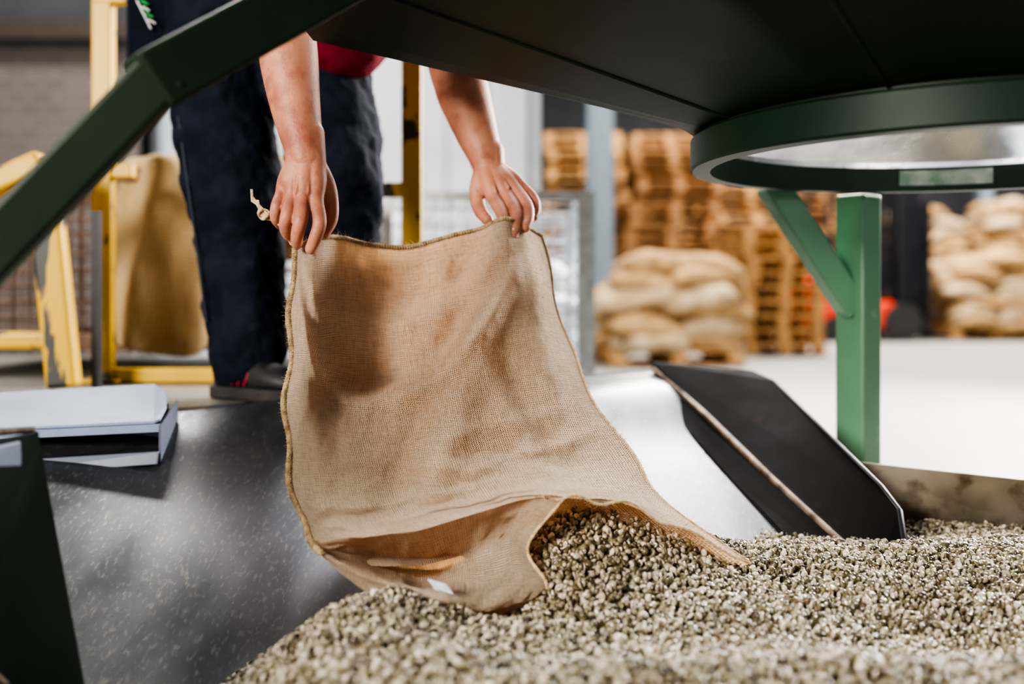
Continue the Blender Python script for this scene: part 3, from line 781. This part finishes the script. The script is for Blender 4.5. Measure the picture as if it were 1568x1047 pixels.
blob('right_arm', [
    CR,
    [(-.432, 1.795, 1.16, .028), (-.418, 1.765, 1.09, .028), (-.395, 1.745, 1.01, .024)],
    [(-.378, 1.733, .97, .027), (-.376, 1.722, .92, .022), (-.387, 1.714, .885, .020)],
    [(-.360, 1.733, .97, .027), (-.350, 1.722, .92, .022), (-.347, 1.714, .885, .020)],
    [(-.352, 1.722, .925, .021), (-.344, 1.712, .885, .0185), (-.341, 1.700, .850, .0138), (-.331, 1.683, .812, .0120), (-.337, 1.679, .785, .0107), (-.346, 1.684, .766, .0094)],
    [(-.360, 1.720, .925, .021), (-.362, 1.706, .885, .0185), (-.362, 1.694, .850, .0138), (-.360, 1.670, .815, .0120), (-.367, 1.674, .790, .0107), (-.371, 1.690, .775, .0094)],
    [(-.368, 1.720, .925, .021), (-.379, 1.710, .885, .018), (-.382, 1.700, .853, .0133), (-.384, 1.676, .824, .0117), (-.389, 1.680, .803, .0102), (-.388, 1.698, .790, .0090)],
    [(-.374, 1.724, .925, .020), (-.394, 1.718, .888, .016), (-.401, 1.710, .862, .0122), (-.406, 1.692, .840, .0104), (-.410, 1.698, .821, .0092), (-.407, 1.714, .810, .0082)],
    [(-.350, 1.728, .915, .021), (-.331, 1.735, .880, .018), (-.322, 1.738, .850, .0137), (-.322, 1.736, .820, .0124), (-.332, 1.728, .795, .0102)],
    [(-.372, 1.700, .915, .0030), (-.370, 1.690, .885, .0030), (-.372, 1.684, .862, .0026)],
    [(-.356, 1.701, .910, .0030), (-.352, 1.692, .882, .0028), (-.351, 1.687, .862, .0024)],
    [(-.385, 1.718, .985, .0035), (-.374, 1.702, .945, .0032), (-.366, 1.700, .915, .0028)],
], .0018, M_SKIN, wk, 5, rs=1.05)
blob('left_arm', [
    CL,
    [(-.140, 2.01, 1.16, .030), (-.120, 1.975, 1.08, .028), (-.085, 1.945, 1.00, .022)],
    [(-.056, 1.928, .965, .026), (-.054, 1.918, .925, .021), (-.048, 1.905, .895, .020)],
    [(-.042, 1.928, .965, .026), (-.034, 1.915, .925, .021), (-.018, 1.90, .900, .020)],
    [(-.048, 1.915, .93, .021), (-.042, 1.895, .900, .0185), (-.034, 1.876, .871, .0138), (-.018, 1.845, .838, .0122), (-.016, 1.826, .812, .0109), (-.024, 1.814, .790, .0097)],
    [(-.042, 1.915, .93, .021), (-.027, 1.897, .905, .0185), (-.012, 1.880, .879, .0138), (.007, 1.850, .845, .0120), (.008, 1.828, .816, .0107), (.001, 1.815, .794, .0096)],
    [(-.036, 1.918, .93, .020), (-.014, 1.902, .910, .017), (.006, 1.888, .888, .0130), (.028, 1.865, .856, .0114), (.031, 1.846, .830, .0102), (.025, 1.832, .812, .0092)],
    [(-.032, 1.922, .93, .019), (-.004, 1.910, .915, .015), (.016, 1.902, .898, .0117), (.040, 1.892, .872, .0102), (.046, 1.880, .850, .0092), (.041, 1.868, .834, .0082)],
    [(-.055, 1.920, .925, .020), (-.066, 1.910, .892, .017), (-.067, 1.900, .868, .0137), (-.060, 1.880, .846, .0124), (-.046, 1.862, .828, .0104)],
    [(-.046, 1.896, .930, .0030), (-.038, 1.880, .902, .0030), (-.030, 1.866, .882, .0026)],
    [(-.034, 1.896, .925, .0028), (-.018, 1.882, .905, .0028), (-.006, 1.870, .890, .0024)],
], .0018, M_SKIN, wk, 5, rs=1.05)
# forearm hair
random.seed(11)
mb = MB()
for Cc in (CR[2:], CL[2:]):
    P = np.array(Cc, float)
    for _ in range(700):
        tt = random.random() * (len(P) - 1.01); p = cr_eval(P, tt); q = cr_eval(P, min(tt + .05, len(P) - 1.001))
        ax = Vector(q[:3] - p[:3]).normalized(); u = Vector((0, 1, 0)).cross(ax).normalized(); v2 = ax.cross(u)
        a = random.uniform(0, 2 * math.pi); nn = u * math.cos(a) + v2 * math.sin(a)
        b0 = Vector(p[:3]) + nn * (p[3] - .001)
        mb.cyl(b0, b0 + (nn * .6 + ax * random.uniform(.5, 1.2) + u * random.uniform(-.4, .4)) * random.uniform(.004, .009), .00013, 3, 0, .00005)
mb.build('forearm_hair', M_HAIRARM, wk)
def nail(name, c, n, up, w=.0060, l=.0070):
    n = Vector(n).normalized(); u = Vector(up); u = (u - n * u.dot(n)).normalized(); x = u.cross(n)
    V = []; F = []
    K = 8
    for j in range(K + 1):
        for i in range(K + 1):
            a = (i / K * 2 - 1); b_ = (j / K * 2 - 1)
            sc = (1 - .35 * abs(b_) ** 3)
            V.append(Vector(c) + x * a * w * sc + u * b_ * l - n * (a * a * .0034 + b_ * b_ * .0014))
    F = [(j * (K + 1) + i, j * (K + 1) + i + 1, (j + 1) * (K + 1) + i + 1, (j + 1) * (K + 1) + i) for j in range(K) for i in range(K)]
    o = mesh(name, V, F, M_NAIL, wk, True); s = o.modifiers.new('t', 'SOLIDIFY'); s.thickness = .0008; s.offset = 0
nail('nail_r_index', (-.342, 1.6748, .774), (-.1, -1, -.1), (.3, .2, 1))
nail('nail_r_middle', (-.370, 1.6735, .784), (-.15, -1, -.35), (.1, -.2, 1), .0052, .006)
nail('nail_l_index', (-.0205, 1.8095, .799), (0, -1, -.3), (.2, -.3, 1), .0054, .0065)
nail('nail_l_middle', (.004, 1.8105, .803), (.1, -1, -.3), (.2, -.3, 1), .0054, .0065)
nail('nail_l_ring', (.028, 1.8290, .819), (.2, -1, -.3), (.2, -.3, 1), .005, .006)

HC = Vector((-.245, 1.93, 1.80)); tilt = Matrix.Rotation(math.radians(48), 3, 'X')
def H(x, y, z): return HC + tilt @ Vector((x, y, z))
def h4(x, y, z, r): p = H(x, y, z); return (p.x, p.y, p.z, r)
blob('head', [
    [h4(0, .02, .03, .082), h4(0, -.005, .045, .080)], [h4(0, -.03, -.01, .066), h4(0, -.04, -.065, .046)],
    [h4(0, -.05, -.085, .026), h4(0, -.07, -.085, .018)],
    [h4(0, -.095, .012, .008), h4(0, -.112, -.022, .012)], [h4(-.011, -.098, -.028, .008), h4(.011, -.098, -.028, .008)],
    [h4(-.02, -.086, -.055, .007), h4(0, -.092, -.055, .008), h4(.02, -.086, -.055, .007)],
    [h4(-.03, -.078, .022, .011), h4(.03, -.078, .022, .011)],
    [h4(-.082, .01, .01, .010), h4(-.088, .018, -.02, .008)], [h4(.082, .01, .01, .010), h4(.088, .018, -.02, .008)],
    [h4(0, .03, -.04, .055), (-.31, 2.07, 1.70, .058), (-.33, 2.12, 1.66, .06)],
], .004, M_SKIN, wk, 3)
blob('hair', [[h4(0, .035, .035, .084), h4(0, .01, .062, .080)], [h4(0, .05, -.01, .070), h4(0, .045, .0, .074)]], .006, M_HAIR, wk, 2)
for s_ in (-1, 1):
    blob('eye_%s' % ('r' if s_ < 0 else 'l'), [[h4(s_ * .030, -.078, .004, .0115), h4(s_ * .031, -.079, .004, .0115)]], .003, M_EYE, wk, 1)

def shoe(name, heel, toe, z):
    e = empty(name); e.parent = wk
    h = Vector((*heel, z)); t = Vector((*toe, z)); L0 = (t - h).length; fx = (t - h).normalized(); sx = Vector((fx.y, -fx.x, 0))
    ts = [0, .03, .1, .2, .32, .45, .58, .7, .82, .92, .98, 1]
    wd = [.020, .030, .036, .037, .036, .039, .045, .049, .047, .038, .022, .006]
    ht = [.050, .072, .088, .094, .092, .082, .070, .060, .052, .044, .034, .024]
    V = []; n = 20
    for q, (a, w_, hh) in enumerate(zip(ts, wd, ht)):
        for k in range(n):
            an = 2 * math.pi * k / n; cx = math.copysign(abs(math.cos(an)) ** .75, math.cos(an)); cz = math.copysign(abs(math.sin(an)) ** .8, math.sin(an))
            nar = 1 - .35 * max(cz, 0) * (1 if a < .5 else .5)
            V.append(h + fx * a * L0 + sx * cx * w_ * nar + Vector((0, 0, .022 + (cz + 1) / 2 * hh)))
    m = len(ts); F = [(i * n + k, i * n + (k + 1) % n, (i + 1) * n + (k + 1) % n, (i + 1) * n + k) for i in range(m - 1) for k in range(n)]
    F += [tuple(reversed(range(n))), tuple((m - 1) * n + k for k in range(n))]
    o = mesh('upper', V, F, M_SHOE, e, True, fixn=True); s = o.modifiers.new('s', 'SUBSURF'); s.levels = s.render_levels = 2
    pts = [h + fx * (a * L0 * 1.03 - .004) + sx * (w_ + .006) for a, w_ in zip(ts, wd)] + [h + fx * (a * L0 * 1.03 - .004) - sx * (w_ + .006) for a, w_ in reversed(list(zip(ts, wd)))]
    b = len(pts); zz = lambda p, k: Vector((p.x, p.y, z + k))
    V = [zz(p, .001) for p in pts] + [zz(p, .030) for p in pts]
    F = [tuple(reversed(range(b))), tuple(range(b, 2 * b))] + [(i, (i + 1) % b, (i + 1) % b + b, i + b) for i in range(b)]
    bevel(mesh('sole', V, F, M_SOLE, e, fixn=True), .005)
    for k in range(5):
        a = .34 + k * .075; hh = .118 - k * .0125; c_ = h + fx * a * L0
        curve('lace_%d' % k, [c_ + sx * .034 + Vector((0, 0, hh - .028)), c_ + sx * .02 + Vector((0, 0, hh - .003)) + fx * .01, c_ - sx * .02 + Vector((0, 0, hh - .003)) - fx * .006, c_ - sx * .034 + Vector((0, 0, hh - .028))], .0022, M_RED, e)
    for sd in (1, -1):
        for k in range(3):
            a = .30 + k * .07
            curve('stripe_%d_%d' % (sd, k), [h + fx * a * L0 + sx * sd * .040 + Vector((0, 0, .035)), h + fx * (a + .05) * L0 + sx * sd * .039 + Vector((0, 0, .06)), h + fx * (a + .03) * L0 + sx * sd * .035 + Vector((0, 0, .085))], .0016, M_RED, e)
shoe('right_shoe', (-.705, 2.36), (-.475, 2.235), .437)
shoe('left_shoe', (-.44, 2.46), (-.30, 2.285), .437)

# ------------------------------------------------------------------ green hopper and stand
hp = empty('green_hopper')
cx, cy = .811, 1.72
NB = 96
FL, FR, NR, NL = map(Vector, ((-.345, 1.70, 1.128), (2.1, 2.35, 1.20), (2.1, .45, 1.34), (-.50, .45, 1.34)))
def rect_pt(a):
    d = Vector((math.cos(a), math.sin(a)))
    best = None
    cs = [FL, FR, NR, NL]
    for i in range(4):
        p, q = cs[i], cs[(i + 1) % 4]; e = q - p
        den = d.x * e.y - d.y * e.x
        if abs(den) < 1e-9: continue
        t = ((p.x - cx) * e.y - (p.y - cy) * e.x) / den
        s = ((p.x - cx) * d.y - (p.y - cy) * d.x) / den
        if t > 0 and -1e-6 <= s <= 1 + 1e-6:
            if best is None or t < best[0]: best = (t, p + e * s)
    return best[1]
angs = sorted([2 * math.pi * k / NB for k in range(NB)] + [math.atan2(c_.y - cy, c_.x - cx) % (2 * math.pi) for c_ in (FL, FR, NR, NL)])
def shell(name, r, off, m):
    V = []; n = len(angs)
    for a in angs: V.append(Vector((cx + math.cos(a) * r, cy + math.sin(a) * r, .964)))
    for a in angs: V.append(Vector((cx + math.cos(a) * r, cy + math.sin(a) * r, .975)))
    for a in angs:
        p = rect_pt(a); c_ = Vector((cx, cy, p.z)); V.append(c_ + (p - c_) * (1 - off) + Vector((0, 0, off * .25)))
    for a in angs:
        p = rect_pt(a); c_ = Vector((cx, cy, p.z)); V.append(c_ + (p - c_) * (1 - off) + Vector((0, 0, .35)))
    m1 = len(V)
    for k_ in (1, 2): V += V[k_ * n:(k_ + 1) * n]
    F = []
    for i in range(n):
        l = (i + 1) % n
        F.append((i, l, n + l, n + i)); F.append((m1 + i, m1 + l, m1 + n + l, m1 + n + i)); F.append((2 * n + i, 2 * n + l, 3 * n + l, 3 * n + i))
    return mesh(name, V, F, m, hp, True)
shell('funnel_outside', .478, 0, M_GREEN_SHADE)
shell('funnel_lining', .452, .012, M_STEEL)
V = []; F = []; n = 192
prof = [(.454, .912), (.486, .912), (.490, .916), (.490, .966), (.486, .970), (.454, .970)]
k = len(prof)
for j in range(k):
    b0 = len(V)
    for i in range(n):
        a = 2 * math.pi * i / n
        for r, z in (prof[j], prof[(j + 1) % k]): V.append((cx + math.cos(a) * r, cy + math.sin(a) * r, z))
    for i in range(n):
        l = (i + 1) % n; F.append((b0 + 2 * i, b0 + 2 * i + 1, b0 + 2 * l + 1, b0 + 2 * l))
mesh('outlet_ring', V, F, M_RING_SHADE, hp, True)
V = []
for i in range(9):
    a = math.radians(84 - i * 3)
    for z in (.925, .958): V.append((cx + math.cos(a) * .4525, cy + math.sin(a) * .4525, z))
F = [(2 * i, 2 * i + 2, 2 * i + 3, 2 * i + 1) for i in range(8)]
mesh('rating_label', V, F, M_LABEL, hp)
for q, a in enumerate((math.radians(196), math.radians(232), math.radians(268))):
    p = rect_pt(a); b0 = Vector((cx + math.cos(a) * .480, cy + math.sin(a) * .480, .975))
    curve('weld_seam_%d' % q, [b0, p], .003, M_GREEN_SHADE, hp)
sd = MB()
pc = Vector((.797, 2.255, 0))
sd.box((pc.x, pc.y, .456), (.074, .074, .912), math.radians(38))
sd.box((pc.x, pc.y, .006), (.16, .16, .012), math.radians(38))
sd.beam((.585, 2.215, .935), (.785, 2.25, .645), .060, .060)
sd.box((1.80, 1.25, .56), (.07, .07, 1.12)).box((1.80, 1.25, .006), (.16, .16, .012))
bevel(sd.build('stand_legs', M_GREEN, hp), .006)
sd = MB()
sd.beam((-1.02, .98, .22), (-.421, 1.20, .965), .060, .060).beam((-.445, 1.19, .945), (-.12, 1.42, 1.215), .074, .074)
sd.box((-1.02, .98, .11), (.08, .08, .22)).box((-1.02, .98, .006), (.16, .16, .012))
bevel(sd.build('stand_brace', M_GREEN_SHADE, hp), .006)

# ------------------------------------------------------------------ lights
def area(name, loc, tgt, size, power, col=(1, 1, 1), sy=None):
    l = bpy.data.lights.new(name, 'AREA'); l.energy = power; l.color = col; l.size = size
    if sy: l.shape = 'RECTANGLE'; l.size_y = sy
    o = bpy.data.objects.new(name, l); COL.objects.link(o); o.location = loc
    o.rotation_euler = (Vector(tgt) - Vector(loc)).to_track_quat('-Z', 'Y').to_euler()
    return o
area('daylight_gate', (4.2, 5.6, 2.5), (0.3, 1.6, .4), 1.5, 850, (1, .96, .91))
area('work_lamp', (-2.7, -1.6, 2.2), (-.1, 1.6, .55), 1.3, 310, (1, .93, .84))
area('chute_reflection_light', (.6, 4.6, 5.6), (.4, 2.2, .4), 1.6, 340, (.97, .98, 1))  # added unseen light, placed to give the chute its bright reflection
for k, (x, y) in enumerate(((-3, 6), (2.5, 9.5), (6.5, 10.5), (3, 13), (8, 14), (-6, 5))):
    area('ceiling_lamp', (x, y, 6.2), (x, y, 0), 1.6, (330, 500, 500, 620, 520, 110)[k], (1, .96, .90), .6)

w = bpy.data.worlds.new('daylight'); scene.world = w; w.use_nodes = True
bg = w.node_tree.nodes['Background']; bg.inputs[0].default_value = (1, .98, .96, 1); bg.inputs[1].default_value = .42

# ------------------------------------------------------------------ camera
cam = bpy.data.cameras.new('camera'); co = bpy.data.objects.new('camera', cam); COL.objects.link(co)
co.location = (0, 0, .7); co.rotation_euler = (math.pi / 2, 0, 0)
cam.sensor_width = 36; cam.lens = 34.44; cam.shift_y = -.0533
cam.dof.use_dof = True; cam.dof.focus_distance = 1.64; cam.dof.aperture_fstop = 1.35
cam.clip_start = .05
scene.camera = co
scene.view_settings.view_transform = 'AgX'
scene.view_settings.look = 'AgX - High Contrast'
scene.view_settings.exposure = .25
